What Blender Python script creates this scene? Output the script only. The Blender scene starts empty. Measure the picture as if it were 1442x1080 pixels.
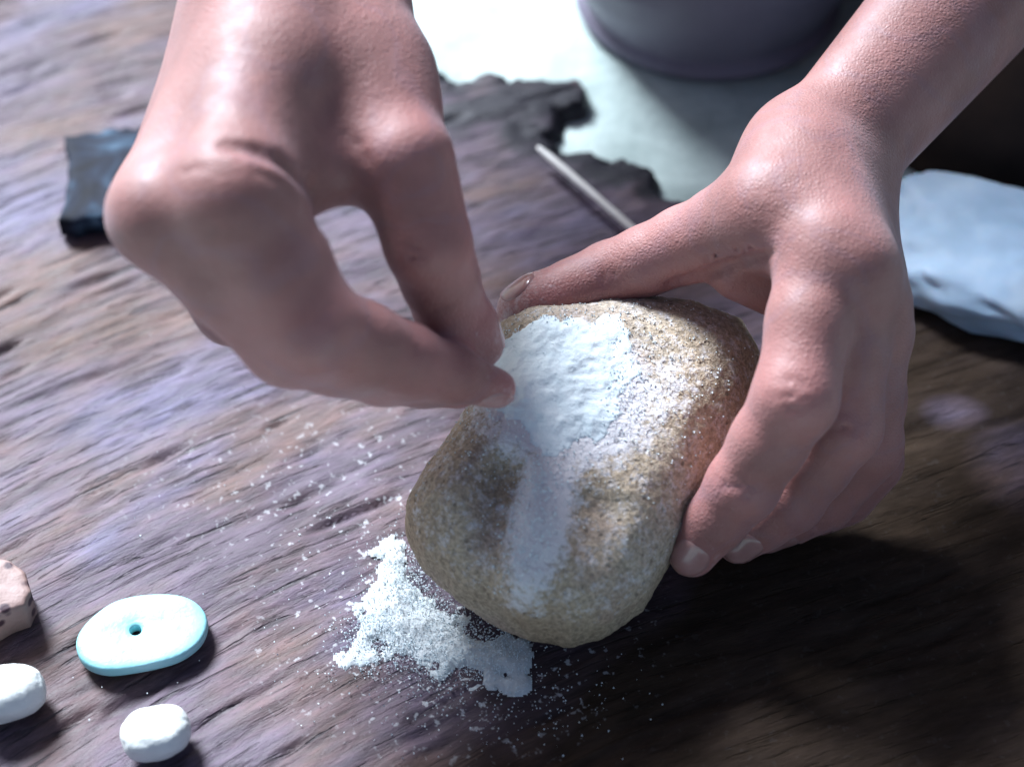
import bpy, bmesh, math, random
import numpy as np
from mathutils import Vector, Matrix, noise as mnoise
R = math.radians
S = bpy.context.scene
C = S.collection
rng = np.random.default_rng(7)
random.seed(7)

# ------------------------------------------------------------------ camera
PITCH, DIST, FPX = 48.0, 0.60, 2800.0          # degrees, metres, focal length in px of a 1442 wide frame
cp, sp = math.cos(R(PITCH)), math.sin(R(PITCH))
CAM = np.array([0, -DIST*cp, DIST*sp]); FWD = np.array([0, cp, -sp]); UP = np.array([0, sp, cp])
cam = bpy.data.cameras.new('camera'); co = bpy.data.objects.new('camera', cam); C.objects.link(co)
co.location = CAM; co.rotation_euler = (R(90-PITCH), 0, 0)
cam.sensor_width = 36; cam.lens = 36*FPX/1442; cam.clip_start = 0.02; cam.clip_end = 60
cam.dof.use_dof = True; cam.dof.focus_distance = 0.54; cam.dof.aperture_fstop = 6.7
S.camera = co

# ------------------------------------------------------------------ sky, sun, exposure
SUN_AZ, SUN_EL = -33.0, 41.0                     # azimuth from +y towards +x, elevation
W = bpy.data.worlds.new('World'); S.world = W; W.use_nodes = True
nt = W.node_tree; bg = nt.nodes['Background']
sky = nt.nodes.new('ShaderNodeTexSky'); sky.sky_type = 'NISHITA'; sky.sun_disc = False
sky.sun_elevation = R(SUN_EL); sky.sun_rotation = R(SUN_AZ); sky.air_density = 0.7; sky.dust_density = 2.5; sky.ozone_density = 0.4
nt.links.new(sky.outputs[0], bg.inputs[0]); bg.inputs[1].default_value = 0.05
sl = bpy.data.lights.new('sun', 'SUN'); sl.energy = 5.0; sl.angle = R(20); sl.color = (0.80, 0.89, 1.0)
so = bpy.data.objects.new('sun', sl); C.objects.link(so)
sd = Vector((math.sin(R(SUN_AZ))*math.cos(R(SUN_EL)), math.cos(R(SUN_AZ))*math.cos(R(SUN_EL)), math.sin(R(SUN_EL))))
so.rotation_euler = sd.to_track_quat('Z', 'Y').to_euler(); so.location = sd*2
S.view_settings.view_transform = 'Standard'; S.view_settings.look = 'None'
S.view_settings.exposure = 1.3; S.view_settings.gamma = 1

# ------------------------------------------------------------------ helpers
def P(px, py, h):
    """point in cm seen at photo pixel px, py at height h cm"""
    d = FWD + (px-721)/FPX*np.array([1, 0, 0]) + (540-py)/FPX*UP
    t = (h/100-CAM[2])/d[2]
    return (CAM+t*d)*100
def link(o, parent=None):
    C.objects.link(o)
    if parent: o.parent = parent
    return o
def tag(o, label=None, cat=None, group=None, kind=None):
    if label: o['label'] = label
    if cat: o['category'] = cat
    if group: o['group'] = group
    if kind: o['kind'] = kind
    return o
def mesh_obj(name, v, f, mat, parent=None, smooth=True, scale=1.0):
    me = bpy.data.meshes.new(name)
    v = np.asarray(v, dtype=np.float64)*scale
    if isinstance(f, np.ndarray):
        n, k = f.shape
        me.vertices.add(len(v)); me.vertices.foreach_set('co', v.astype(np.float32).ravel())
        me.loops.add(n*k); me.loops.foreach_set('vertex_index', f.astype(np.int32).ravel())
        me.polygons.add(n); me.polygons.foreach_set('loop_start', np.arange(0, n*k, k, dtype=np.int32))
        me.update(calc_edges=True); me.validate()
    else:
        me.from_pydata(v.tolist(), [], f)
    me.polygons.foreach_set('use_smooth', [smooth]*len(me.polygons))
    me.materials.append(mat); me.update()
    return link(bpy.data.objects.new(name, me), parent)

# --- signed distance fields of smoothly joined tapered limbs, in cm
def smin(a, b, k):
    h = np.maximum(k-np.abs(a-b), 0)/k
    return np.minimum(a, b)-h*h*k*0.25
class Field:
    def __init__(s, lo, hi, step):
        s.lo = np.array(lo, float); s.step = step
        s.n = np.ceil((np.array(hi)-s.lo)/step).astype(int)+1
        s.F = np.full(s.n, 5.0, np.float32)
        s.ax = [(s.lo[i]+np.arange(s.n[i])*step).astype(np.float32) for i in range(3)]
    def new(s):
        g = object.__new__(Field); g.lo, g.step, g.n, g.ax = s.lo, s.step, s.n, s.ax
        g.F = np.full(s.n, 5.0, np.float32); return g
    def box(s, pts, m):
        a = np.clip(np.floor((np.min(pts, 0)-m-s.lo)/s.step).astype(int), 0, s.n)
        b = np.clip(np.ceil((np.max(pts, 0)+m-s.lo)/s.step).astype(int)+1, 0, s.n)
        return tuple(slice(a[i], b[i]) for i in range(3))
    def cone(s, a, ra, b, rb, k=0.4, sub=False, squash=None):
        a = np.array(a, float); b = np.array(b, float)
        sl_ = s.box([a, b], max(ra, rb)+1.6)
        X, Y, Z = np.meshgrid(s.ax[0][sl_[0]], s.ax[1][sl_[1]], s.ax[2][sl_[2]], indexing='ij')
        if X.size == 0: return
        ab = b-a; L = max(float(ab@ab), 1e-6)
        t = np.clip(((X-a[0])*ab[0]+(Y-a[1])*ab[1]+(Z-a[2])*ab[2])/L, 0, 1)
        qx, qy, qz = X-a[0]-t*ab[0], Y-a[1]-t*ab[1], Z-a[2]-t*ab[2]
        if squash is not None:                      # (direction, factor): flatter along direction
            n, q = squash; n = np.array(n)/np.linalg.norm(n)
            dn = qx*n[0]+qy*n[1]+qz*n[2]
            d = np.sqrt(np.maximum(qx*qx+qy*qy+qz*qz+dn*dn*(q*q-1), 0))-(ra+(rb-ra)*t)
        else:
            d = np.sqrt(qx*qx+qy*qy+qz*qz)-(ra+(rb-ra)*t)
        if sub: s.F[sl_] = -smin(-s.F[sl_], d, k)
        else: s.F[sl_] = smin(s.F[sl_], d, k)
    def chain(s, pts, k=0.3, waist=0.93):
        for (a, ra), (b, rb) in zip(pts[:-1], pts[1:]):
            a, b = np.array(a), np.array(b); m = (a+b)/2; rm = (ra+rb)/2*waist
            s.cone(a, ra, m, rm, k); s.cone(m, rm, b, rb, k)
    def surface(s):
        F = s.F; F[0] = F[-1] = 1; F[:, 0] = F[:, -1] = 1; F[:, :, 0] = F[:, :, -1] = 1
        ins = F < 0
        c = np.zeros(tuple(s.n-1), np.int8)
        for i in (0, 1):
            for j in (0, 1):
                for k in (0, 1):
                    c += ins[i:i+s.n[0]-1, j:j+s.n[1]-1, k:k+s.n[2]-1]
        cells = np.argwhere((c > 0) & (c < 8))
        idx = np.full(tuple(s.n-1), -1, np.int32); idx[tuple(cells.T)] = np.arange(len(cells))
        acc = np.zeros((len(cells), 3)); cnt = np.zeros(len(cells))
        cor = [(i, j, k) for i in (0, 1) for j in (0, 1) for k in (0, 1)]
        for a in cor:
            for d in range(3):
                if a[d] == 0:
                    b = list(a); b[d] = 1
                    fa = F[tuple((cells+a).T)]; fb = F[tuple((cells+b).T)]
                    m = (fa < 0) != (fb < 0)
                    t = np.where(m, fa/np.where(m, fa-fb, 1), 0)
                    p = np.tile(np.array(a, float), (len(cells), 1)); p[:, d] = t
                    acc[m] += p[m]; cnt[m] += 1
        V = s.lo+(cells+acc/cnt[:, None])*s.step
        Q = []
        for d in range(3):
            e1, e2 = (d+1) % 3, (d+2) % 3
            A = ins.take(range(0, s.n[d]-1), axis=d); B = ins.take(range(1, s.n[d]), axis=d)
            E = np.argwhere(A != B)
            E = E[(E[:, e1] > 0) & (E[:, e2] > 0) & (E[:, e1] < s.n[e1]-1) & (E[:, e2] < s.n[e2]-1)]
            flip = A[tuple(E.T)]
            o1 = np.zeros(3, int); o1[e1] = 1; o2 = np.zeros(3, int); o2[e2] = 1
            q = np.stack([idx[tuple((E-o1-o2).T)], idx[tuple((E-o2).T)], idx[tuple(E.T)], idx[tuple((E-o1).T)]], 1)
            q[~flip] = q[~flip][:, ::-1]
            Q.append(q)
        return V, np.concatenate(Q)
def relax(V, Q, n=2, f=0.5):
    for _ in range(n):
        acc = np.zeros_like(V); cnt = np.zeros(len(V))
        for i in range(4):
            np.add.at(acc, Q[:, i], V[Q[:, (i+1) % 4]]); np.add.at(acc, Q[:, (i+1) % 4], V[Q[:, i]])
            np.add.at(cnt, Q[:, i], 1); np.add.at(cnt, Q[:, (i+1) % 4], 1)
        V = V*(1-f)+f*acc/cnt[:, None]
    return V
def fbm(p, sc, octv=4, seed=0.0):
    v = Vector((p[0]*sc+seed, p[1]*sc-seed, p[2]*sc+seed*.5)); s_ = 0; a = 1
    for _ in range(octv):
        s_ += a*mnoise.noise(v); v = v*2.03; a *= .5
    return s_
# gridded value noise for large arrays
def vnoise(x, y, seed=0):
    r = np.random.default_rng(seed).random((257, 257))
    xi = np.floor(x).astype(int); yi = np.floor(y).astype(int); fx = x-xi; fy = y-yi
    fx = fx*fx*(3-2*fx); fy = fy*fy*(3-2*fy); a = lambda i, j: r[i % 257, j % 257]
    return (a(xi, yi)*(1-fx)+a(xi+1, yi)*fx)*(1-fy)+(a(xi, yi+1)*(1-fx)+a(xi+1, yi+1)*fx)*fy*1.0
def vfbm(x, y, o=4, seed=0):
    s_ = 0; a = .5
    for i in range(o):
        s_ = s_+a*(vnoise(x*2**i+i*17.3, y*2**i-i*9.1, seed+i)-.5); a *= .5
    return s_*2

# ------------------------------------------------------------------ materials
class Mat:
    def __init__(s, name, rough=.6, base=(.5, .5, .5), spec=.5):
        s.m = bpy.data.materials.new(name); s.m.use_nodes = True; s.t = s.m.node_tree
        s.b = s.t.nodes['Principled BSDF']; s.b.inputs['Roughness'].default_value = rough
        s.b.inputs['Base Color'].default_value = (*base, 1); s.b.inputs['Specular IOR Level'].default_value = spec
        s.tc = s.t.nodes.new('ShaderNodeTexCoord')
    def n(s, t, **kw):
        x = s.t.nodes.new(t)
        for k, v in kw.items():
            if k in x.inputs: s.set(x.inputs[k], v)
            else: setattr(x, k, v)
        return x
    def set(s, i, v):
        if isinstance(v, bpy.types.NodeSocket): s.t.links.new(v, i)
        else: i.default_value = v
    def mapping(s, scale=(1, 1, 1), rot=(0, 0, 0), vec=None):
        m = s.n('ShaderNodeMapping'); s.set(m.inputs['Vector'], vec or s.tc.outputs['Object'])
        m.inputs['Scale'].default_value = scale; m.inputs['Rotation'].default_value = rot
        return m.outputs[0]
    def noise(s, scale, detail=4, vec=None, rough=.55, dist=0):
        x = s.n('ShaderNodeTexNoise'); s.set(x.inputs['Vector'], vec or s.tc.outputs['Object'])
        x.inputs['Scale'].default_value = scale; x.inputs['Detail'].default_value = detail
        x.inputs['Roughness'].default_value = rough; x.inputs['Distortion'].default_value = dist
        return x.outputs[0]
    def vor(s, scale, vec=None, feature='F1', rnd=1):
        x = s.n('ShaderNodeTexVoronoi', feature=feature); s.set(x.inputs['Vector'], vec or s.tc.outputs['Object'])
        x.inputs['Scale'].default_value = scale; x.inputs['Randomness'].default_value = rnd
        return x.outputs[0]
    def ramp(s, fac, stops):
        x = s.n('ShaderNodeValToRGB'); s.set(x.inputs[0], fac); e = x.color_ramp.elements
        while len(e) < len(stops): e.new(.5)
        for i, (p, c) in enumerate(stops):
            e[i].position = p; e[i].color = (*c, 1) if isinstance(c, tuple) else (c, c, c, 1)
        return x.outputs[0]
    def mix(s, f, a, b, mode='MIX'):
        x = s.n('ShaderNodeMix', data_type='RGBA', blend_type=mode)
        s.set(x.inputs[0], f)
        for i, v in ((6, a), (7, b)): s.set(x.inputs[i], (*v, 1) if isinstance(v, tuple) else v)
        return x.outputs[2]
    def math(s, op, a, b=0.0, clamp=False):
        x = s.n('ShaderNodeMath', operation=op); s.set(x.inputs[0], a); s.set(x.inputs[1], b); x.use_clamp = clamp
        return x.outputs[0]
    def bump(s, h, dist=.001, strength=1.0, prev=None):
        x = s.n('ShaderNodeBump'); s.set(x.inputs['Height'], h); x.inputs['Distance'].default_value = dist
        x.inputs['Strength'].default_value = strength
        if prev: s.set(x.inputs['Normal'], prev)
        return x.outputs[0]
    def attr(s, name):
        return s.n('ShaderNodeAttribute', attribute_name=name).outputs['Fac']
    def col(s, v): s.set(s.b.inputs['Base Color'], v)
    def nrm(s, v): s.set(s.b.inputs['Normal'], v)
    def rgh(s, v): s.set(s.b.inputs['Roughness'], v)

def wood_mat():
    m = Mat('weathered_wood', .5)
    g = m.attr('along'); c = m.attr('across')
    xyz = m.n('ShaderNodeCombineXYZ'); m.set(xyz.inputs[0], g); m.set(xyz.inputs[1], c)
    v = xyz.outputs[0]
    vv = v
    fine = m.noise(1.0, 6, m.mapping((120, 620, 1), vec=vv), .7)
    med = m.noise(1.0, 5, m.mapping((45, 170, 1), vec=vv), .65)
    crack = m.noise(1.0, 4, m.mapping((38, 420, 1), vec=vv), .6, .4)
    big = m.noise(9, 4, m.mapping((1, 1.8, 1), vec=v))
    base = m.ramp(big, [(.32, (.060, .038, .050)), (.5, (.098, .070, .100)), (.68, (.120, .110, .190))])
    brown = m.ramp(m.noise(13, 4, m.mapping((1, 2.4, 1), vec=v)), [(.44, 0.), (.62, 1.)])
    base = m.mix(m.math('MULTIPLY', brown, .7), base, (.125, .066, .040))
    hl = m.ramp(fine, [(.38, .72), (.62, 1.28)])
    colr = m.mix(1., base, hl, 'MULTIPLY')
    colr = m.mix(1., colr, m.ramp(med, [(.35, .76), (.62, 1.25)]), 'MULTIPLY')
    ck = m.ramp(crack, [(.33, 1.), (.43, 0.)])
    colr = m.mix(m.math('MULTIPLY', ck, .85), colr, (.035, .026, .032))
    colr = m.mix(m.math('MULTIPLY', m.attr('dark'), .97), colr, m.mix(m.ramp(med, [(.35, 0.), (.65, 1.)]), (.024, .016, .010), (.046, .031, .020)))  # near-black brown for the shade painted on the board
    colr = m.mix(m.math('MULTIPLY', m.attr('char'), .97), colr, (.012, .011, .018))
    spk = m.ramp(m.noise(420, 2), [(.63, 0.), (.70, 1.)])
    dust = m.math('MULTIPLY', spk, m.math('ADD', m.attr('dust'), .015), True)
    colr = m.mix(dust, colr, (.72, .74, .76))
    m.col(colr)
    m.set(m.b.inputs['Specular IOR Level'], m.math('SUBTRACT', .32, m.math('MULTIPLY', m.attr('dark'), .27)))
    h = m.math('ADD', m.math('MULTIPLY', fine, .6), m.math('MULTIPLY', med, .8))
    h = m.math('SUBTRACT', h, m.math('MULTIPLY', ck, .7))
    m.nrm(m.bump(h, .0010, .75))
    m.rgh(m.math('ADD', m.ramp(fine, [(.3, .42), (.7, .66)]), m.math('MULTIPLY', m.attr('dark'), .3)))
    return m.m
def skin_mat():
    m = Mat('skin', .48)
    c = m.ramp(m.noise(32, 4), [(.3, (.205, .078, .066)), (.52, (.275, .114, .098)), (.75, (.36, .165, .148))])
    c = m.mix(m.ramp(m.noise(85, 3), [(.5, 0.), (.8, .4)]), c, (.42, .16, .14))
    c = m.mix(m.attr('red'), c, (.46, .17, .16))
    vein = m.ramp(m.noise(22, 3, dist=1.2), [(.46, 0.), (.5, .22), (.54, 0.)]); c = m.mix(vein, c, (.22, .13, .17))
    pw = m.math('MULTIPLY', m.ramp(m.math('ADD', m.noise(330, 4, rough=.7), m.math('MULTIPLY', m.attr('powder'), .5)), [(.76, 0.), (1.0, 1.)]), .35)
    c = m.mix(pw, c, (.72, .72, .74)); m.col(c)
    b = m.b.inputs; b['Subsurface Weight'].default_value = .25; b['Subsurface Radius'].default_value = (1, .35, .2)
    b['Subsurface Scale'].default_value = .006; b['Coat Weight'].default_value = .28; b['Coat Roughness'].default_value = .5; b['Coat Tint'].default_value = (1, 1, 1, 1); b['Sheen Weight'].default_value = .12; b['Sheen Roughness'].default_value = .6; b['Sheen Tint'].default_value = (.8, .85, 1, 1)
    v = m.vor(900, feature='DISTANCE_TO_EDGE'); h = m.math('ADD', m.math('MULTIPLY', v, 1.2), m.noise(620, 4))
    l = m.noise(1., 4, m.mapping((90, 90, 420)))
    m.nrm(m.bump(m.math('ADD', h, m.math('MULTIPLY', l, 1.2)), .0003, .7)); m.rgh(m.ramp(m.noise(200, 3), [(.3, .52), (.7, .72)]))
    return m.m
def nail_mat():
    m = Mat('nail', .25, (.62, .42, .40)); m.b.inputs['Subsurface Weight'].default_value = .2
    m.b.inputs['Subsurface Scale'].default_value = .003; m.b.inputs['Coat Weight'].default_value = .3
    m.col(m.ramp(m.noise(180, 3), [(.3, (.34, .17, .16)), (.7, (.42, .24, .23))]))
    return m.m
def stone_mat():
    m = Mat('sandy_stone', .85, spec=.3)
    c = m.ramp(m.noise(28, 5), [(.3, (.38, .275, .185)), (.5, (.46, .365, .265)), (.7, (.52, .44, .36))])
    c = m.mix(m.ramp(m.noise(60, 4), [(.5, 0.), (.7, .55)]), c, (.38, .25, .20))
    grain = m.noise(850, 3, rough=.7)
    c = m.mix(1., c, m.ramp(grain, [(.36, .66), (.62, 1.22)]), 'MULTIPLY')
    pit = m.ramp(m.vor(330), [(.12, 1.), (.24, 0.)])
    c = m.mix(m.math('MULTIPLY', pit, .4), c, (.08, .06, .045))
    dn = m.noise(330, 6, rough=.85)
    th = m.math('SUBTRACT', m.math('ADD', m.attr('dust'), m.math('MULTIPLY', dn, 1.7)), 1.22)
    dm = m.ramp(th, [(.0, 0.), (.28, 1.)])
    c = m.mix(m.math('MULTIPLY', dm, .85), c, (.78, .76, .80))
    m.col(c)
    h = m.math('SUBTRACT', m.math('ADD', grain, m.math('MULTIPLY', m.noise(170, 4), 1.3)), m.math('MULTIPLY', pit, .5))
    m.nrm(m.bump(h, .0009, .8))
    return m.m
def powder_mat(name='white_powder', c0=(.70, .80, .84), c1=(.84, .91, .93)):
    m = Mat(name, .95, spec=.2)
    m.col(m.ramp(m.noise(240, 5), [(.3, c0), (.7, c1)]))
    m.nrm(m.bump(m.noise(900, 4), .0005, .7)); return m.m
def simple(name, c0, c1, rough=.6, sc=60, bsc=300, bd=.0004, spec=.5):
    m = Mat(name, rough, spec=spec); m.col(m.ramp(m.noise(sc, 5), [(.32, c0), (.68, c1)]))
    m.nrm(m.bump(m.noise(bsc, 5), bd, .7)); m.rgh(m.ramp(m.noise(sc*2, 3), [(.3, max(rough-.1, .05)), (.7, min(rough+.1, 1.))])); return m.m
M_wood, M_skin, M_nail, M_stone, M_pow = wood_mat(), skin_mat(), nail_mat(), stone_mat(), powder_mat()
M_cloth = simple('dark_cloth', (.024, .014, .012), (.055, .034, .026), .9, 40, 900, .0005, .2)
M_hair = simple('black_hair', (.008, .006, .005), (.02, .015, .012), .5, 300, 900)
M_ground = simple('pale_ground', (.36, .44, .42), (.58, .68, .65), .95, 45, 260, .001, .2)

# ------------------------------------------------------------------ wooden board and the ground beyond
def seg_poly(x, y, poly):
    """signed distance (positive inside) to a polygon, vectorised"""
    d = np.full(x.shape, 1e9); ins = np.zeros(x.shape, bool); n = len(poly)
    for i in range(n):
        x0, y0 = poly[i]; x1, y1 = poly[(i+1) % n]; ex, ey = x1-x0, y1-y0
        t = np.clip(((x-x0)*ex+(y-y0)*ey)/(ex*ex+ey*ey+1e-12), 0, 1)
        d = np.minimum(d, np.hypot(x-x0-t*ex, y-y0-t*ey))
        c = ((y0 > y) != (y1 > y)) & (x < ex*(y-y0)/(ey if abs(ey) > 1e-9 else 1e-9)+x0)
        ins ^= c
    return np.where(ins, d, -d)
def board():
    st = 0.12
    xs = np.arange(-26, 26, st); ys = np.arange(-22, 30, st)
    X, Y = np.meshgrid(xs, ys, indexing='ij')
    edge_px = [(540, -60), (575, 30), (600, 92), (640, 112), (700, 100), (760, 102), (815, 108), (822, 135), (790, 150),
               (782, 178), (740, 186), (800, 206), (860, 222), (920, 240), (925, 262), (985, 290), (1080, 300), (1200, 330),
               (1330, 330), (1500, 300)]
    poly = [tuple(P(a, b, 0)[:2]) for a, b in edge_px]
    poly = [(-40, 60), (poly[0][0]-1, 60)]+poly+[(60, poly[-1][1]), (60, -60), (-40, -60)]
    jag = vfbm(X*1.3, Y*1.3, 4, 3)*.8
    sdg = seg_poly(X, Y, poly)+jag*.7
    th = R(31)-Y*.011+X*.004
    th = R(24)*np.ones_like(X)
    al = X*np.cos(th)+Y*np.sin(th); ac = -X*np.sin(th)+Y*np.cos(th)
    ac = ac+.9*np.sin(al*.10+.4)+1.1*vfbm(al*.06+5, ac*.10, 2, 11)+ .006*(al-6)**2*np.where(al < 6, 1, .3)
    Z = .10*vfbm(al*.4, ac*1.7, 3, 21)+.16*vfbm(al*.12, ac*.45, 3, 31)
    crk = vfbm(al*.30, ac*1.7, 2, 41); Z -= .13*np.clip((crk-.36)*6, 0, 1)
    for k, (c0, a0, a1, dp) in enumerate([(-9.5, -20, -4, .10), (-6.1, -16, 3, .13), (-3.4, -22, -8, .10), (-1.0, -15, 0, .12), (2.2, -20, -6, .10), (4.0, -9, 8, .10), (6.6, -18, -7, .12), (-11.8, -8, 9, .10)]):
        w_ = np.clip(np.minimum(al-a0, a1-al)/4, 0, 1)*(.6+.4*vfbm(al*.5, al*0+k, 3, 91+k)); off = .35*vfbm(al*.25, al*0+k*3., 3, 95+k)
        Z -= dp*w_*np.exp(-((ac-c0-off)/.13)**2)
    Z = Z-Z.max()*.3
    out = np.clip(-sdg/.4, 0, 1); Z = Z*(1-out)-.95*out-.10*np.clip(1-sdg/.8, 0, 1)
    V = np.stack([X, Y, Z], -1).reshape(-1, 3)
    nx, ny = X.shape; I = np.arange(nx*ny).reshape(nx, ny)
    Q = np.stack([I[:-1, :-1], I[1:, :-1], I[1:, 1:], I[:-1, 1:]], -1).reshape(-1, 4)
    keep = (sdg.reshape(-1)[Q] > -.9).any(1); Q = Q[keep]
    used = np.unique(Q); rm = np.full(nx*ny, -1); rm[used] = np.arange(len(used))
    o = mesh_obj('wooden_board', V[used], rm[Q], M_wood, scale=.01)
    me = o.data
    def put(n, a):
        at = me.attributes.new(n, 'FLOAT', 'POINT'); at.data.foreach_set('value', a.reshape(-1)[used].astype(np.float32))
    put('along', al*.01); put('across', ac*.01)
    # charred rim near the broken edge
    rim = np.clip(1.25-sdg/1.1+vfbm(X*.9, Y*.9, 3, 51)*1.2, 0, 1)*np.clip((X+9)/4, 0, 1)
    for (a, b, rx, ry) in ((715, 142, 2.3, 1.3), (790, 120, 1.0, .8), (875, 238, 1.8, 1.0), (640, 165, 1.1, 1.1)):
        c = P(a, b, 0); rim = np.maximum(rim, np.clip(1.7-1.3*np.hypot((X-c[0])/rx, (Y-c[1])/ry)+vfbm(X*1.1, Y*1.1, 3, 81)*.9, 0, 1))
    put('char', rim)
    # brown-black shade painted into the near right of the board
    shade = np.clip(((X*.75-Y*.55-5.4)/2.4+vfbm(X*.25, Y*.25, 4, 61)*1.1), 0, 1)
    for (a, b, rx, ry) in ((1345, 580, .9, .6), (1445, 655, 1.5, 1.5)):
        c = P(a, b, 0); shade = shade*(1-.8*np.clip(1.3-np.hypot((X-c[0])/rx, (Y-c[1])/ry), 0, 1))  # two patches where the painted shade is thinned
    put('dark', shade*.97)
    c = P(640, 870, 0); dd = np.hypot((X-c[0])/5.5, (Y-c[1])/4.5)
    c2 = P(470, 680, 0); dd2 = np.hypot((X-c2[0])/7, (Y-c2[1])/4)
    put('dust', np.clip(1.15-dd, 0, .9)+np.clip(.5-dd2*.5, 0, .35))
    return o
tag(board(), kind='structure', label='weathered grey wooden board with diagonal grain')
gv = [(-400, -400, -2.2), (400, -400, -2.2), (400, 400, -2.2), (-400, 400, -2.2)]
def pale_ground():
    X, Y = np.meshgrid(np.concatenate([[-400, -120], np.arange(-40, 41, .5), [120, 400]]), np.concatenate([[-400, -120], np.arange(-20, 81, .5), [200, 400]]), indexing='ij')
    Z = -.72+.25*vfbm(X*.22, Y*.22, 4, 71)
    V = np.stack([X, Y, Z], -1).reshape(-1, 3); nx, ny = X.shape; I = np.arange(nx*ny).reshape(nx, ny)
    Q = np.stack([I[:-1, :-1], I[1:, :-1], I[1:, 1:], I[:-1, 1:]], -1).reshape(-1, 4)
    return mesh_obj('ground', V, Q, M_ground, scale=.01)
tag(pale_ground(), kind='structure', label='pale chalky ground beyond the board')

# ------------------------------------------------------------------ the grinding stone
SN = np.array([0.06, -0.22, 0.95]); SN /= np.linalg.norm(SN)
SC = P(812, 642, 3.6)
sx = np.array([1, 0, 0])-SN*SN[0]; sx /= np.linalg.norm(sx); sy = np.cross(SN, sx)
def to_plane(px, py, off=0):
    d = FWD + (px-721)/FPX*np.array([1, 0, 0]) + (540-py)/FPX*UP; o = CAM*100
    t = ((SC+SN*off-o)@SN)/(d@SN); p = o+t*d-SC
    return (p@sx, p@sy)
HT = 2.35
stone_px = [(690, 430, 1.4), (735, 396, 1.4), (860, 380, 1.4), (975, 390, 1.2), (1052, 428, .8), (1074, 490, .2), (1058, 560, 0), (1026, 625, 0),
            (990, 690, -.2), (950, 765, -.4), (905, 835, -.6), (850, 878, -.9), (800, 895, -1.0), (745, 885, -1.0), (690, 862, -1.0), (635, 832, -1.0),
            (592, 785, -.8), (570, 735, -.5), (572, 690, 0), (592, 645, .4), (625, 595, .8), (660, 540, 1.0), (688, 495, 1.3)]
poly_s = [to_plane(*q) for q in stone_px]
def stone_local(px, py, off=HT):
    a, b = to_plane(px, py, off); return np.array([a, b, off])
def build_stone():
    st = .09; rr = 2.0
    xs = np.arange(-8, 8, st); ys = np.arange(-9.5, 10.5, st); zs = np.arange(-3.6, 3.8, st)
    X2, Y2 = np.meshgrid(xs, ys, indexing='ij')
    d2 = -seg_poly(X2, Y2, poly_s)
    F = Field((xs[0], ys[0], zs[0]), (xs[-1], ys[-1], zs[-1]), st)
    nx, ny, nz = F.n; d2f = np.full((nx, ny), 5.0); d2f[:d2.shape[0], :d2.shape[1]] = d2
    Z = F.ax[2][None, None, :]
    dome = .35-.010*(F.ax[0][:, None]**2+F.ax[1][None, :]**2*.8)
    q1 = d2f[:, :, None]+rr+np.where(Z < 0, .10*Z*Z*.6, 0)
    q2 = np.abs(Z)-(HT+np.where(Z > 0, dome[:, :, None], 0))+rr
    k = .6; mx = -smin(-q1, -q2, k)
    F.F = (np.sqrt(np.maximum(q1, 0)**2+np.maximum(q2, 0)**2)+np.minimum(mx, 0)-rr).astype(np.float32)
    for a, b, r0, r1, up in [((706, 650), (680, 815), .72, .6, .34), ((840, 700), (840, 800), .8, .6, .72)]:
        pa = stone_local(*a); pb = stone_local(*b); pa[2] += up; pb[2] += up*.6
        F.cone(pa, r0, pb, r1, .5, sub=True)
    pa = stone_local(768, 650); pb = stone_local(742, 770); pa[2] -= .42; pb[2] -= .62
    F.cone(pa, .55, pb, .5, .8)
    V, Q = F.surface(); V = relax(V, Q, 2)
    r = np.linalg.norm(V, axis=1)+1e-6
    for i in range(len(V)):
        v = V[i]; n = fbm(v, .35, 2, 3.1)*.12+fbm(v, 1.6, 3, 9.2)*.04+fbm(v, 5.5, 2, 1.7)*.03
        V[i] = v*(1+n/max(r[i], 2.5))
    o = mesh_obj('grinding_stone', V, Q, M_stone, scale=.01)
    o.matrix_world = Matrix(((sx[0], sy[0], SN[0], SC[0]*.01), (sx[1], sy[1], SN[1], SC[1]*.01), (sx[2], sy[2], SN[2], SC[2]*.01), (0, 0, 0, 1)))
    W_ = SC+V[:, :1]*sx+V[:, 1:2]*sy+V[:, 2:]*SN
    d = np.zeros(len(V)); top = np.clip((V[:, 2]+.2)/1.4, 0, 1)
    def blob(px, py, rx, ry, s_, rot=0):
        c = stone_local(px, py); x = V[:, 0]-c[0]; y = V[:, 1]-c[1]; cr, sr = math.cos(rot), math.sin(rot)
        return s_*np.clip(1.2-np.hypot((x*cr+y*sr)/rx, (-x*sr+y*cr)/ry), 0, 1)
    d = np.maximum(d, blob(795, 535, 3.0, 2.8, 1.3)); d = np.maximum(d, blob(930, 530, 2.2, 2.6, .55))
    d = np.maximum(d, blob(764, 700, 1.1, 2.9, 1.15, -.18)); d = np.maximum(d, blob(735, 790, .7, 1.2, .6))
    d = np.maximum(d, blob(640, 640, 1.3, 1.3, .42)); d = np.maximum(d, .36); d = np.maximum(d, blob(900, 500, 3.8, 3.4, .42))
    at = o.data.attributes.new('dust', 'FLOAT', 'POINT'); at.data.foreach_set('value', (d*top).astype(np.float32))
    zmin = W_[:, 2].min(); o.location.z -= (zmin+.05)*.01
    return o, F, zmin+.05
stone, SF, sdz = build_stone()
SC = SC-np.array([0, 0, sdz])
tag(stone, 'rough sandy brown grinding stone with a groove, held between two hands', 'stone')

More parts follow.
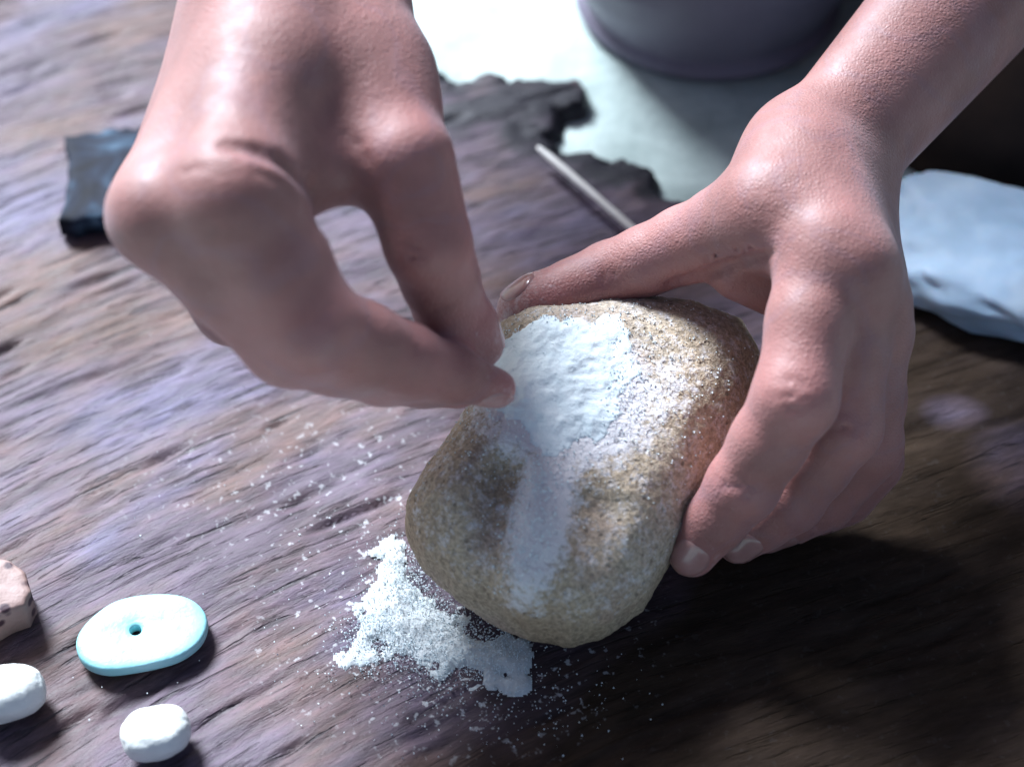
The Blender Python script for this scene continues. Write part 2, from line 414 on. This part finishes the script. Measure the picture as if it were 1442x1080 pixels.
# powder heaps: height fields with ragged rims on a base surface
def heap(name, poly, base, hmax, mat, st=.06, seed=1, rag=.5, frame=None, soft=1.0):
    pl = np.array(poly); lo = pl.min(0)-1; hi = pl.max(0)+1
    X, Y = np.meshgrid(np.arange(lo[0], hi[0], st), np.arange(lo[1], hi[1], st), indexing='ij')
    sdg = seg_poly(X, Y, poly)+vfbm(X*1.1, Y*1.1, 5, seed)*rag*2
    H = hmax*(1-np.exp(-np.clip(sdg, 0, 9)/soft))*(.85+.5*vfbm(X*1.2, Y*1.2, 4, seed+9))+.06*vfbm(X*5, Y*5, 3, seed+20)*np.clip(sdg*2, 0, 1)
    H = np.maximum(H, .015)*(sdg > 0)-.06*(sdg <= 0)
    B = base(X, Y); Z = B+H
    V = np.stack([X, Y, Z], -1).reshape(-1, 3); nx, ny = X.shape; I = np.arange(nx*ny).reshape(nx, ny)
    Q = np.stack([I[:-1, :-1], I[1:, :-1], I[1:, 1:], I[:-1, 1:]], -1).reshape(-1, 4)
    keep = (sdg.reshape(-1)[Q] > -.04).any(1); Q = Q[keep]; used = np.unique(Q); rm = np.full(nx*ny, -1); rm[used] = np.arange(len(used))
    o = mesh_obj(name, V[used], rm[Q], mat, scale=.01)
    if frame: o.matrix_world = frame
    return o
TET = np.array([(1, 0, -.5), (-.5, .87, -.5), (-.5, -.87, -.5), (0, 0, 1), (.3, .2, -1)])
TF = np.array([(0, 1, 3), (1, 2, 3), (2, 0, 3), (1, 0, 4), (2, 1, 4), (0, 2, 4)])
def grains(name, pts, sizes, mat, frame=None):
    n = len(pts); V = np.empty((n, 5, 3))
    for i in range(n):
        a = rng.random(3)*6.28; m_ = np.array(Matrix.Rotation(a[0], 3, 'X') @ Matrix.Rotation(a[1], 3, 'Z'))
        V[i] = (TET*(.6+.8*rng.random((5, 1))))@m_.T*sizes[i]+pts[i]
    F = (TF[None]+5*np.arange(n)[:, None, None]).reshape(-1, 3)
    o = mesh_obj(name, V.reshape(-1, 3), F, mat, smooth=False, scale=.01)
    if frame: o.matrix_world = frame
    return o
# --- top surface of the stone as a height function
from mathutils.bvhtree import BVHTree
me_ = stone.data; bvh = BVHTree.FromPolygons([v.co*100 for v in me_.vertices], [tuple(p.vertices) for p in me_.polygons])
def stone_top(X, Y):
    X = np.asarray(X, float); H = np.full(X.size, -3.); dn = Vector((0, 0, -1))
    for k, (a, b) in enumerate(zip(X.ravel(), np.asarray(Y, float).ravel())):
        h_ = bvh.ray_cast(Vector((a, b, 6)), dn)
        if h_[0] is not None: H[k] = h_[0].z
    return H.reshape(X.shape)
fr = stone.matrix_basis.copy()
ppx = [(695, 468), (730, 445), (790, 436), (850, 446), (880, 468), (890, 510), (884, 560), (868, 596), (845, 618), (800, 632), (745, 628), (690, 610), (700, 560), (705, 520)]
pp = [tuple(stone_local(*q)[:2]) for q in ppx]
o = heap('white_powder', pp, stone_top, .12, M_pow, seed=5, frame=fr, rag=.45, soft=.8)
tag(o, 'white bead powder heaped on top of the grinding stone', 'powder', kind=None)
pts = []; c = np.array(stone_local(800, 530)[:2])
for _ in range(2600):
    q = c+rng.normal(0, 1, 2)*np.array([1.9, 1.7]); pts.append(q)
for _ in range(700):
    t = rng.random(); q = (1-t)*stone_local(765, 650)[:2]+t*stone_local(722, 830)[:2]+rng.normal(0, .38, 2); pts.append(q)
pts = np.array(pts); h = stone_top(pts[:, 0], pts[:, 1]); ok = h > .9
pts = np.column_stack([pts, h+.03])[ok]
tag(grains('powder_grains', pts, rng.uniform(.010, .034, len(pts)), M_pow, fr), 'loose white grains dusted over the grinding stone', 'powder grains', kind='stuff')
# --- spilled powder on the board
bpx = [(552, 735), (575, 790), (600, 830), (650, 865), (710, 890), (755, 925), (735, 950), (660, 945), (620, 955), (585, 915), (530, 905), (485, 935), (488, 890), (515, 850), (535, 790)]
bp = [tuple(P(a, b, .2)[:2]) for a, b in bpx]
o = heap('spilled_powder', bp, lambda X, Y: 0*X+.0, .24, M_pow, seed=14, rag=.42, soft=.8)
o.data.materials[0] = powder_mat('spilled_white_powder', (.56, .60, .62), (.76, .80, .80))
tag(o, 'white powder spilled on the wood beside the base of the stone', 'powder')
pts = []
for _ in range(5200):
    i = rng.integers(len(bp)); q = np.array(bp[i])*.7+np.mean(bp, 0)*.3+rng.normal(0, 1, 2)*(.45 if rng.random() < .93 else 1.5); pts.append(q)
c = P(700, 985, 0)[:2]
for _ in range(300): pts.append(c+rng.normal(0, 1, 2)*np.array([1.6, .8]))
for _ in range(90): pts.append(np.array([rng.uniform(-12, 2), rng.uniform(-12, 2)]))
pts = np.array(pts); pts = np.column_stack([pts, .05+.35*rng.random(len(pts))*np.clip(seg_poly(pts[:, 0], pts[:, 1], bp), 0, 1)])
tag(grains('spilled_grains', pts, rng.uniform(.008, .032, len(pts)), M_pow), 'scattered white grains on the wood around the spilled powder', 'powder grains', kind='stuff')

# ------------------------------------------------------------------ the person
def A_(px, py, h, r): return (P(px, py, h), r)
person = bpy.data.objects.new('person', None); link(person); person.location = (.08, .60, 0)
tag(person, 'person in dark clothes pinching white powder and steadying a brown stone', 'person')
def bbox(prs, pad=2.6):
    a = np.array([p for p, r in prs]); return a.min(0)-pad, a.max(0)+pad
def grooves(F, lines, dep=.0):
    """press skin creases (r, [(px, py) ...]) into the surface where the line of sight meets it"""
    o = CAM*100
    def hit(px, py):
        d = FWD + (px-721)/FPX*np.array([1, 0, 0]) + (540-py)/FPX*UP
        for t in np.arange(20, 80, .04):
            p = o+d*t; i = np.floor((p-F.lo)/F.step).astype(int)
            if (i >= 0).all() and (i < F.n).all() and F.F[tuple(i)] < 0: return p
    cuts = []
    for r_, ln in lines:
        q = []
        for (a, b), (c_, d_) in zip(ln[:-1], ln[1:]):
            n_ = max(int(math.hypot(c_-a, d_-b)/6), 1); q += [hit(a+(c_-a)*k/n_, b+(d_-b)*k/n_) for k in range(n_+1)]
        q = [x for x in q if x is not None]
        for j, (a, b) in enumerate(zip(q[:-1], q[1:])):
            if np.linalg.norm(a-b) < .8:
                w_ = r_*min(1, .35+min(j, len(q)-j)/6); cuts.append((a, b, w_))
    for a, b, w_ in cuts: F.cone(a, w_, b, w_, w_*1.6, sub=True)
def unit(v): return np.array(v)/np.linalg.norm(v)

# hand that pinches (the person's right, seen on the left)
EL_A, SH_A = np.array([-7.0, 22, 17.]), np.array([-5, 44, 36.])
EL_B, SH_B = np.array([23, 18, 12.5]), np.array([25, 39, 35.])
idxA = [A_(330, 280, 13.0, 1.48), A_(440, 462, 10.6, 1.20), A_(572, 508, 8.7, .92), A_(700, 547, 6.9, .50)]
midA = [A_(228, 302, 12.4, 1.18), A_(408, 478, 9.9, 1.14), A_(540, 520, 8.0, .90), A_(645, 548, 6.5, .52)]
rngA = [A_(230, 290, 10.6, 1.2), A_(330, 430, 8.2, 1.0), A_(400, 450, 8.0, .8), A_(400, 400, 8.8, .7)]
pkyA = [A_(260, 270, 9.4, 1.1), A_(300, 360, 8.2, .9), A_(360, 370, 8.2, .75), A_(370, 320, 9.0, .65)]
thmA = [A_(515, 115, 12.2, 1.50), A_(570, 225, 12.0, 1.12), A_(603, 345, 10.4, 1.0), A_(636, 440, 8.0, .86), A_(678, 486, 6.9, .60)]
def handA():
    lo, hi = bbox(idxA+midA+rngA+pkyA+thmA+[(EL_A, 1)], 2.8)
    F = Field(lo, hi, .11)
    W1, W2 = P(368, 10, 13.3), P(468, 10, 12.5)
    E1, E2 = EL_A+[-1.0, 0, 0], EL_A+[1.0, 0, .3]
    F.cone(E1, 3.1, W1, 1.55, 1.2); F.cone(E2, 2.9, W2, 1.6, 1.2); F.cone(W1, 1.5, W2, 1.5, 1.2)
    F.cone(W1, 1.6, idxA[0][0], 1.5, 1.2); F.cone(P(425, -60, 13.0), 1.9, P(415, 100, 13.0), 1.6, 1.6)
    F.cone(P(342, 60, 12.8), 1.45, midA[0][0], 1.18, .6)
    F.cone(P(330, 60, 12.0), 1.5, rngA[0][0], 1.2, .9)
    F.cone(P(350, 60, 11.4), 1.5, pkyA[0][0], 1.1, .9)
    F.cone(W2, 1.65, thmA[0][0], 1.65, 1.0)
    F.cone(P(430, 80, 12.4), 1.6, P(425, 190, 11.6), 1.4, 1.0)
    F.cone(P(480, 110, 12.2), 1.5, P(500, 190, 11.4), 1.1, 1.0)
    F.cone(P(400, 250, 12.0), 1.2, P(490, 220, 11.6), .9, 1.0)
    G = F.new()
    T = F.new(); T.chain(thmA, .5, .98)
    G.chain(idxA, .25, .99); H = F.new(); H.chain(midA, .25, .99); G.F = smin(G.F, H.F, .5)
    for ch in (rngA, pkyA):
        H = F.new(); H.chain(ch, .35, .96); G.F = smin(G.F, H.F, .15)
    F.F = smin(F.F, T.F, 1.1)
    F.F = smin(F.F, G.F, .7)
    grooves(F, [(.13, [(300, 200), (345, 205), (400, 225), (440, 262), (455, 320)]), (.07, [(340, 232), (395, 255), (425, 290)]),
                (.05, [(470, 175), (505, 205), (530, 245)]), (.05, [(470, 405), (455, 450)]), (.05, [(590, 470), (580, 500)]),
                (.05, [(560, 345), (600, 352)]), (.05, [(562, 358), (600, 364)]), (.05, [(595, 440), (640, 428)]), (.04, [(210, 240), (250, 245), (300, 235)])])
    return F
idxB = [A_(1160, 352, 8.9, 1.16), A_(1120, 560, 7.2, 1.06), A_(1045, 685, 4.6, .92), A_(975, 778, 2.6, .66)]
midB = [A_(1196, 382, 8.6, 1.22), A_(1185, 600, 5.2, 1.04), A_(1112, 702, 3.0, .90), A_(1040, 762, 1.8, .62)]
rngB = [A_(1218, 428, 7.4, 1.12), A_(1215, 625, 3.6, 1.04), A_(1160, 700, 1.9, .86), A_(1080, 745, 1.0, .66)]
pkyB = [A_(1228, 470, 6.2, 1.0), A_(1226, 650, 2.2, .85), A_(1190, 700, 1.2, .72), A_(1130, 730, .8, .58)]
thmB = [A_(1085, 298, 8.8, 1.36), A_(965, 345, 6.9, 1.02), A_(858, 388, 5.6, .90), A_(762, 428, 5.2, .82), A_(735, 440, 4.9, .72)]
def handB():
    lo, hi = bbox(idxB+midB+rngB+pkyB+thmB+[(EL_B, 1)], 2.6)
    F = Field(lo, hi, .11)
    W1, W2 = P(1130, 220, 8.4), P(1162, 262, 7.6)
    F.cone(EL_B+[-.8, .6, .3], 2.5, W1, 1.25, 1.2); F.cone(EL_B+[.4, -.2, -.3], 2.4, W2, 1.25, 1.2); F.cone(P(1040, 385, 6.8), .75, P(1160, 420, 6.2), 1.1, .8)
    F.cone(W1, 1.3, W2, 1.35, 1.2)
    F.cone(P(1125, 245, 8.9), 1.4, idxB[0][0], 1.30, .8)
    F.cone(P(1150, 255, 8.7), 1.4, midB[0][0], 1.25, .8)
    F.cone(P(1170, 270, 7.8), 1.4, rngB[0][0], 1.15, .8)
    F.cone(P(1185, 285, 7.0), 1.4, pkyB[0][0], 1.05, .8)
    F.cone(W1, 1.4, thmB[0][0], 1.5, .9)
    F.cone(P(1120, 300, 7.6), 1.2, P(1190, 400, 6.8), 1.1, .9)
    F.cone(P(1070, 318, 8.6), .9, P(1140, 330, 8.6), .9, .5)           # web
    G = F.new()
    T = F.new(); T.chain(thmB, .35, .96)
    for ch in (idxB, midB, rngB, pkyB):
        H = F.new(); H.chain(ch, .35, .97); G.F = smin(G.F, H.F, .12)
    F.F = smin(F.F, T.F, .5); F.F = smin(F.F, G.F, .4)
    grooves(F, [(.13, [(1092, 356), (1040, 370), (985, 388), (940, 400)]), (.045, [(1075, 345), (1030, 352), (990, 365)]),
                (.04, [(1085, 545), (1110, 535), (1145, 548)]), (.04, [(1080, 562), (1110, 556), (1145, 566)]), (.04, [(1085, 580), (1112, 576), (1140, 584)]),
                (.04, [(1165, 590), (1190, 580), (1225, 592)]), (.04, [(1165, 606), (1190, 600), (1222, 610)]), (.035, [(1010, 672), (1040, 670), (1065, 690)]), (.035, [(1005, 684), (1035, 684), (1058, 702)]),
                (.04, [(835, 370), (850, 385), (850, 405)]), (.04, [(850, 365), (866, 380), (866, 400)]), (.04, [(1150, 190), (1190, 240), (1215, 290)]), (.03, [(1085, 170), (1130, 190), (1180, 240)])])
    return F
def coarse_body():
    F = Field((-24, 10, 2), (40, 78, 66), .45)
    HD = np.array([8, 33, 55.])
    F.cone(EL_A, 3.3, SH_A, 4.6, 2); F.cone(EL_B, 3.0, SH_B, 4.6, 2)
    F.cone(SH_A, 4.8, (9, 44, 40), 6, 3); F.cone(SH_B, 4.8, (8, 43, 41), 6, 3)
    F.cone((3, 46, 36), 9, (4, 60, 13), 8.5, 3); F.cone((13, 46, 36), 9, (12, 60, 13), 8.5, 3)
    F.cone((8, 41, 43), 5, (8, 36, 50), 4.6, 2)
    F.cone(HD+[0, 1, 3], 8.2, HD+[0, -3, -4], 5.6, 3)
    F.cone(HD+[0, -7.6, 1.0], .8, HD+[0, -9.6, -2.4], 1.2, 1); F.cone(HD+[-1.6, -8, -6], .7, HD+[1.6, -8, -6], .7, .8)
    for s_ in (-1, 1): F.cone(HD+[8.2*s_, .5, 1], 1.1, HD+[8*s_, 0, -2], .9, .6)
    for s_ in (-1, 1): F.cone(HD+[3.1*s_, -9.1, 1.2], 1.0, HD+[3.1*s_, -9.1, 1.3], 1.0, .8, sub=True)
    return F
def join(parts):
    V, Q, n = [], [], 0
    for v, q in parts: V.append(v); Q.append(q+n); n += len(v)
    return np.concatenate(V), np.concatenate(Q)
FA, FB, FC = handA(), handB(), coarse_body()
pa, pb, pc = FA.surface(), FB.surface(), FC.surface()
pa = (relax(*pa, 3), pa[1]); pb = (relax(*pb, 3), pb[1]); pc = (relax(*pc, 3), pc[1])
V, Q = join([pa, pb, pc])
body = mesh_obj('body', V, Q, M_skin, scale=.01); body.parent = person; body.matrix_parent_inverse = Matrix.Translation(-person.location)
red = np.zeros(len(V))
for ch in (idxA, midA, thmA, idxB, midB, rngB, pkyB, thmB):
    for i, w_ in ((1, .35), (2, .4), (3, .75)):
        if i < len(ch):
            p, r = ch[i]; red = np.maximum(red, w_*np.clip(1.3-np.linalg.norm(V-p, axis=1)/(r*1.7), 0, 1))
pwd = np.zeros(len(V))
for ch, w_ in ((idxA, .5), (thmA, .5), (midA, .4), (thmB, .9), (idxB, .5)):
    pwd = np.maximum(pwd, w_*np.clip(1.2-np.linalg.norm(V-ch[-1][0], axis=1)/2.0, 0, 1))
at = body.data.attributes.new('powder', 'FLOAT', 'POINT'); at.data.foreach_set('value', pwd.astype(np.float32))
at = body.data.attributes.new('red', 'FLOAT', 'POINT'); at.data.foreach_set('value', red.astype(np.float32))
def kid(o): o.parent = person; o.matrix_parent_inverse = Matrix.Translation(-person.location); return o
def nail(F, ch, toward, ln=.58, back=.12, wid=.62):
    (p0, r0), (p1, r1) = ch[-2], ch[-1]; ax = unit(p1-p0); up = unit(toward-ax*(np.array(toward)@ax)); sd_ = np.cross(ax, up)
    c = p1-ax*back; v = []; f = []; N = 11; surf = []
    def val(p):
        q = (p-F.lo)/F.step; i = np.clip(np.floor(q).astype(int), 0, F.n-2); u = q-i; B = F.F[i[0]:i[0]+2, i[1]:i[1]+2, i[2]:i[2]+2]
        B = B[0]*(1-u[0])+B[1]*u[0]; B = B[0]*(1-u[1])+B[1]*u[1]; return B[0]*(1-u[2])+B[1]*u[2]
    for i in range(N):
        for j in range(N):
            a = -1+2*i/(N-1); b = -1+2*j/(N-1)
            x = a*math.sqrt(1-b*b*.5)*ln; y = b*math.sqrt(1-.45*a*a)*r1*wid*1.25
            k = 1.8*r1; q = c+ax*x+sd_*y
            while k > -.2 and val(q+up*k) > 0: k -= .02
            surf.append((q, min(k, 1.5*r1)))
    ks = np.array([k for q, k in surf]).reshape(N, N)
    for _ in range(2):
        kk = np.pad(ks, 1, mode='edge'); ks = (kk[:-2, 1:-1]+kk[2:, 1:-1]+kk[1:-1, :-2]+kk[1:-1, 2:]+2*ks)/6
    for layer in (.045, -.06):
        for n_, (q, k) in enumerate(surf):
            i, j = divmod(n_, N); e = max(abs(-1+2*i/(N-1)) if i < N/2 else 0, abs(-1+2*j/(N-1)))
            v.append(q+up*(ks[i, j]+layer-.05*e**4*(layer > 0)))
    g = lambda l, i, j: l*N*N+i*N+j
    for i in range(N-1):
        for j in range(N-1):
            f.append((g(0, i, j), g(0, i+1, j), g(0, i+1, j+1), g(0, i, j+1))); f.append((g(1, i, j), g(1, i, j+1), g(1, i+1, j+1), g(1, i+1, j)))
    for k in range(N-1):
        f += [(g(0, 0, k), g(0, 0, k+1), g(1, 0, k+1), g(1, 0, k)), (g(0, N-1, k+1), g(0, N-1, k), g(1, N-1, k), g(1, N-1, k+1)),
              (g(0, k+1, 0), g(0, k, 0), g(1, k, 0), g(1, k+1, 0)), (g(0, k, N-1), g(0, k+1, N-1), g(1, k+1, N-1), g(1, k, N-1))]
    return kid(mesh_obj('fingernail', v, f, M_nail, scale=.01))
tc = lambda p: unit(CAM*100-p)
nail(FB, idxB, tc(idxB[3][0])+np.array([-.1, -.3, .1])); nail(FB, midB, tc(midB[3][0])+np.array([.3, -.5, 0])); nail(FB, thmB, np.array([-.3, .4, 1.]), back=.3)
nail(FA, idxA, np.array([.0, -.8, -.15])); nail(FA, thmA, np.array([.9, .5, .4])); nail(FB, rngB, np.array([.6, -.9, .1])); nail(FB, pkyB, np.array([.6, -.9, .1]))
def shirt():
    F = Field((-26, 10, 2), (42, 80, 50), .5)
    mA = EL_A*.75+SH_A*.25; mB = EL_B*.75+SH_B*.25
    F.cone(mA, 4.6, SH_A, 5.8, 2); F.cone(mB, 4.6, SH_B, 5.8, 2)
    F.cone(SH_A, 5.6, (8, 44, 40), 7, 3); F.cone(SH_B, 5.6, (8, 44, 40), 7, 3)
    F.cone((2, 46, 35), 10.4, (3, 60, 11), 10, 3); F.cone((14, 46, 35), 10.4, (13, 60, 11), 10, 3)
    V, Q = F.surface(); V = relax(V, Q, 2)
    for i in range(len(V)): V[i] += np.array([fbm(V[i], .12, 3, s_) for s_ in (1., 5., 9.)])*.8
    return kid(mesh_obj('shirt', V, Q, M_cloth, scale=.01))
def trousers():
    F = Field((-40, 4, -4), (52, 80, 24), .5)
    F.cone((16, 60, 8), 9, (25, 21, 5.5), 6.4, 3); F.cone((25, 21, 5.5), 6.2, (3, 33, 2.4), 4.2, 2)
    F.cone((0, 60, 8), 9, (-22, 38, 6), 6.4, 3); F.cone((-22, 38, 6), 6.0, (12, 42, 2.4), 4.2, 2); F.cone((2, 60, 7), 9.5, (14, 60, 7), 9.5, 3)
    F.cone((25, 20, 3), 5.6, (16.8, 12.8, 0), 4.0, 2)
    V, Q = F.surface(); V = relax(V, Q, 2)
    for i in range(len(V)): V[i] += np.array([fbm(V[i], .14, 3, s_) for s_ in (2., 6., 11.)])*.9
    V[:, 2] = np.maximum(V[:, 2], -1.9)
    return kid(mesh_obj('trousers', V, Q, M_cloth, scale=.01))
def hair():
    F = Field((-4, 20, 44), (20, 48, 70), .4); HD = np.array([8, 33, 55.])
    F.cone(HD+[0, 1.4, 4], 8.9, HD+[0, 4.5, -3], 6.5, 3); F.cone(HD+[0, -9.6, -4], 7.6, HD+[0, -9.9, -6], 7, 1, sub=True)
    V, Q = F.surface(); return kid(mesh_obj('hair', relax(V, Q, 2), Q, M_hair, scale=.01))
shirt(); trousers(); hair()

# ------------------------------------------------------------------ beads, pebbles, stick, shards
def pebble(name, px, py, h, rx, ry, rz, rot, mat, seed=0, tilt=0, amp=.08, sq=2.4, cm=None):
    bm = bmesh.new(); bmesh.ops.create_icosphere(bm, subdivisions=5, radius=1)
    for v in bm.verts:
        c_ = v.co; q = (abs(c_.x)**sq+abs(c_.y)**sq+abs(c_.z)**sq)**(-1/sq); c_ *= q
        c_ *= 1+amp*fbm(c_, 1.1, 3, seed)+amp*.15*fbm(c_, 6, 2, seed+3)
        v.co = Vector((c_.x*rx, c_.y*ry, c_.z*rz))*.01
    me = bpy.data.meshes.new(name); bm.to_mesh(me); bm.free(); me.materials.append(mat)
    me.polygons.foreach_set('use_smooth', [True]*len(me.polygons))
    o = link(bpy.data.objects.new(name, me)); p = cm if cm is not None else P(px, py, h); o.location = Vector(p)*.01
    o.rotation_euler = (R(tilt), 0, R(rot)); return o
M_white = simple('white_shell', (.70, .74, .72), (.84, .86, .84), .5, 90, 300, .0006)
o = pebble('white_pebble', 220, 1032, .55, 0.90, .70, .56, 18, M_white, 3, 8, .06); tag(o, 'small round white pebble bead on the wood below the turquoise disc', 'pebble', 'white pebble beads')
o = pebble('white_pebble', 5, 978, .6, 1.08, .74, .60, 20, M_white, 8, 6, .06); tag(o, 'white pebble bead cut off by the photo edge under the brown shell piece', 'pebble', 'white pebble beads')
def disc_bead():
    """flat oval drilled bead: rings of an outline swept over a rounded edge, with a through hole"""
    px = [(106, 905), (118, 880), (150, 852), (190, 838), (245, 836), (278, 848), (292, 872), (282, 902), (250, 925), (200, 938), (150, 944), (118, 932)]
    z0 = .42; c = P(200, 888, z0)[:2]; pts_ = np.array([P(a, b, z0)[:2] for a, b in px])-c
    N = 72; out = []
    n = len(pts_)
    for k in range(N):                                       # closed Catmull-Rom
        t = k/N*n; i = int(t); u = t-i; p0, p1, p2, p3 = (pts_[(i+j-1) % n] for j in range(4))
        out.append(.5*((2*p1)+(-p0+p2)*u+(2*p0-5*p1+4*p2-p3)*u*u+(-p0+3*p1-3*p2+p3)*u**3))
    out = np.array(out); hc = P(191, 887, z0)[:2]-c
    ang = np.arctan2(out[:, 1]-hc[1], out[:, 0]-hc[0]); hole = hc+.16*np.stack([np.cos(ang), np.sin(ang)], 1)
    prof = [(0, .20), (.004, .28), (.02, .35), (.06, .39), (.14, .41), (.3, .42), (.6, .41), (.9, .40), (.97, .385), (1, .35), (1, .10), (.9, .04), (.5, .03), (.1, .03), (.03, .06), (0, .12)]
    V = []
    for t, z in prof:
        R_ = out*(1-t)+hole*t
        for k in range(N): V.append((R_[k, 0], R_[k, 1], z+(.02*fbm((R_[k, 0], R_[k, 1], z), .9, 3) if 0 < t < 1 else 0)))
    m = len(prof); F = [(i*N+k, i*N+(k+1) % N, ((i+1) % m)*N+(k+1) % N, ((i+1) % m)*N+k) for i in range(m) for k in range(N)]
    mm = Mat('turquoise', .38); b = mm.ramp(mm.noise(55, 5), [(.3, (.24, .60, .62)), (.55, (.33, .68, .74)), (.75, (.42, .72, .80))])
    b = mm.mix(mm.ramp(mm.noise(400, 3), [(.6, 0.), (.75, .4)]), b, (.55, .75, .75)); mm.col(b); mm.nrm(mm.bump(mm.noise(250, 5), .0005, .6))
    o = mesh_obj('turquoise_bead', V, F, mm.m, scale=.01); o.location = (c[0]*.01, c[1]*.01, .0005); return o
tag(disc_bead(), 'flat oval turquoise bead with a small drilled hole on the wood', 'bead')
def slab(name, px, z0, z1, mat, seed=0, rnd=.12, tiltfn=None, jag=.06):
    """flat irregular chip: outline at height z1 extruded down to z0 with a rounded, chipped edge"""
    c = np.mean([P(a, b, z1)[:2] for a, b in px], 0); pts_ = np.array([P(a, b, z1)[:2] for a, b in px])-c; n = len(pts_); out = []
    for i in range(n):
        a, b = pts_[i], pts_[(i+1) % n]
        for k in range(8): t = k/8; q = a*(1-t)+b*t; out.append(q*(1+jag*fbm((q[0], q[1], 1), 1.5, 3, seed)))
    out = np.array(out); N = len(out); prof = [(0, z0), (0, z1-rnd), (.04, z1-rnd*.4), (.1, z1-.02), (.3, z1), (.55, z1), (.8, z1)]
    V = [(q[0]*(1-t), q[1]*(1-t), z+.05*fbm((q[0]*(1-t), q[1]*(1-t), z), 1.2, 3, seed)*(z > z0)+(tiltfn(q*(1-t)) if tiltfn and z > z0 else 0)) for t, z in prof for q in out]
    F = [(i*N+k, i*N+(k+1) % N, (i+1)*N+(k+1) % N, (i+1)*N+k) for i in range(len(prof)-1) for k in range(N)]
    F.append(tuple((len(prof)-1)*N+k for k in range(N))); F.append(tuple(reversed(range(N))))
    o = mesh_obj(name, V, F, mat, scale=.01); o.location = (c[0]*.01, c[1]*.01, .0005); return o
mm = Mat('brown_shell', .6); b = mm.ramp(mm.noise(60, 4), [(.3, (.22, .13, .11)), (.7, (.36, .25, .23))])
b = mm.mix(mm.ramp(mm.vor(190), [(.22, 1.), (.34, 0.)]), b, (.05, .02, .03)); mm.col(b); mm.nrm(mm.bump(mm.noise(300, 4), .0006, .7))
o = slab('brown_shell_piece', [(-75, 790), (-30, 778), (12, 788), (36, 806), (42, 832), (34, 852), (-10, 872), (-60, 885), (-95, 850)], .05, 1.1, mm.m, 4)
tag(o, 'brown speckled shell piece at the edge beside the turquoise bead', 'shell piece')
mm = Mat('blue_shell', .75, spec=.2); b = mm.ramp(mm.noise(48, 2, dist=.6), [(.36, (.005, .006, .010)), (.50, (.010, .015, .03)), (.60, (.03, .055, .09)), (.70, (.12, .20, .28)), (.8, (.02, .02, .04))])
mm.col(b); mm.nrm(mm.bump(mm.noise(60, 3), .001, .5))
o = slab('blue_shell_shard', [(88, 184), (130, 174), (205, 168), (215, 235), (165, 310), (120, 316), (82, 318), (92, 290), (96, 230)], .02, .55, mm.m, 9, .15, lambda q: -.10*q[1], .10)
tag(o, 'dark blue iridescent shell shard beside the pinching hand', 'shell shard')
def stick():
    a, b = P(758, 208, .55), P(935, 362, .45); ax = b-a; L = np.linalg.norm(ax); ax /= L; u = unit(np.cross(ax, [0, 0, 1])); w_ = np.cross(u, ax)
    V = []; N = 16; M_ = 40
    for i in range(M_+1):
        t = i/M_; r = .135*(1+.06*math.sin(9*t)+.05*fbm((t*9, 0, 0), 1, 2))*min(1, .55+t*M_/3*.3, .55+(1-t)*M_/3*.3); c = a+ax*L*t+w_*.05*math.sin(t*3)
        for k in range(N): th = 2*math.pi*k/N; V.append(c+u*r*math.cos(th)+w_*r*.8*math.sin(th))
    F = [(i*N+k, i*N+(k+1) % N, (i+1)*N+(k+1) % N, (i+1)*N+k) for i in range(M_) for k in range(N)]+[tuple(reversed(range(N))), tuple(M_*N+k for k in range(N))]
    V = np.array(V); o = mesh_obj('stick', V-a, F, simple('pale_stick', (.76, .73, .68), (.86, .84, .80), .6, 120), scale=.01); o.location = Vector(a)*.01; return o
tag(stick(), 'thin whitish stick lying on the wood behind the gripping hand', 'stick')
# pot behind
def pot():
    prof = [(0, 0), (4.3, 0), (4.75, .1), (4.9, .35), (4.75, .6), (4.6, .75), (4.85, 1.3), (5.25, 2.2), (5.6, 3.6), (5.75, 5.4), (5.8, 7.5), (5.95, 7.9), (6.1, 8.1), (6.0, 8.35), (5.7, 8.3), (5.5, 7.6), (5.4, 5.0), (4.9, 2.4), (3.6, .8), (0, .5)]
    pr = []
    for i in range(len(prof)-1):
        for k in range(4): t = k/4; pr.append((prof[i][0]*(1-t)+prof[i+1][0]*t, prof[i][1]*(1-t)+prof[i+1][1]*t))
    pr.append(prof[-1]); N = 96; V = [(r*math.cos(2*math.pi*k/N), r*math.sin(2*math.pi*k/N), z) for r, z in pr for k in range(N)]
    F = [(i*N+k, i*N+(k+1) % N, (i+1)*N+(k+1) % N, (i+1)*N+k) for i in range(len(pr)-1) for k in range(N)]
    o = mesh_obj('pot', V, F, simple('grey_pot', (.16, .14, .19), (.22, .20, .26), .5, 30, 200, .0005), scale=.01)
    o.location = (.072, .196, -.0065); return o
tag(pot(), 'dark grey round pot standing on the pale ground behind the hands', 'pot')
# pale blue lump and small pale pebble
mm = Mat('pale_blue_stone', .6); b = mm.ramp(mm.noise(28, 4), [(.3, (.27, .38, .50)), (.5, (.36, .48, .62)), (.72, (.52, .62, .72))]); mm.col(b)
mm.nrm(mm.bump(mm.noise(70, 3), .0008, .5)); mm.b.inputs['Subsurface Weight'].default_value = .2; mm.b.inputs['Subsurface Scale'].default_value = .01
o = pebble('pale_blue_stone', 0, 0, 0, 4.6, 3.0, 1.15, -30, mm.m, 21, 0, .20, 2.6, cm=(16.3, 4.2, .75)); tag(o, 'large pale blue smooth stone behind the knuckles of the gripping hand', 'stone')
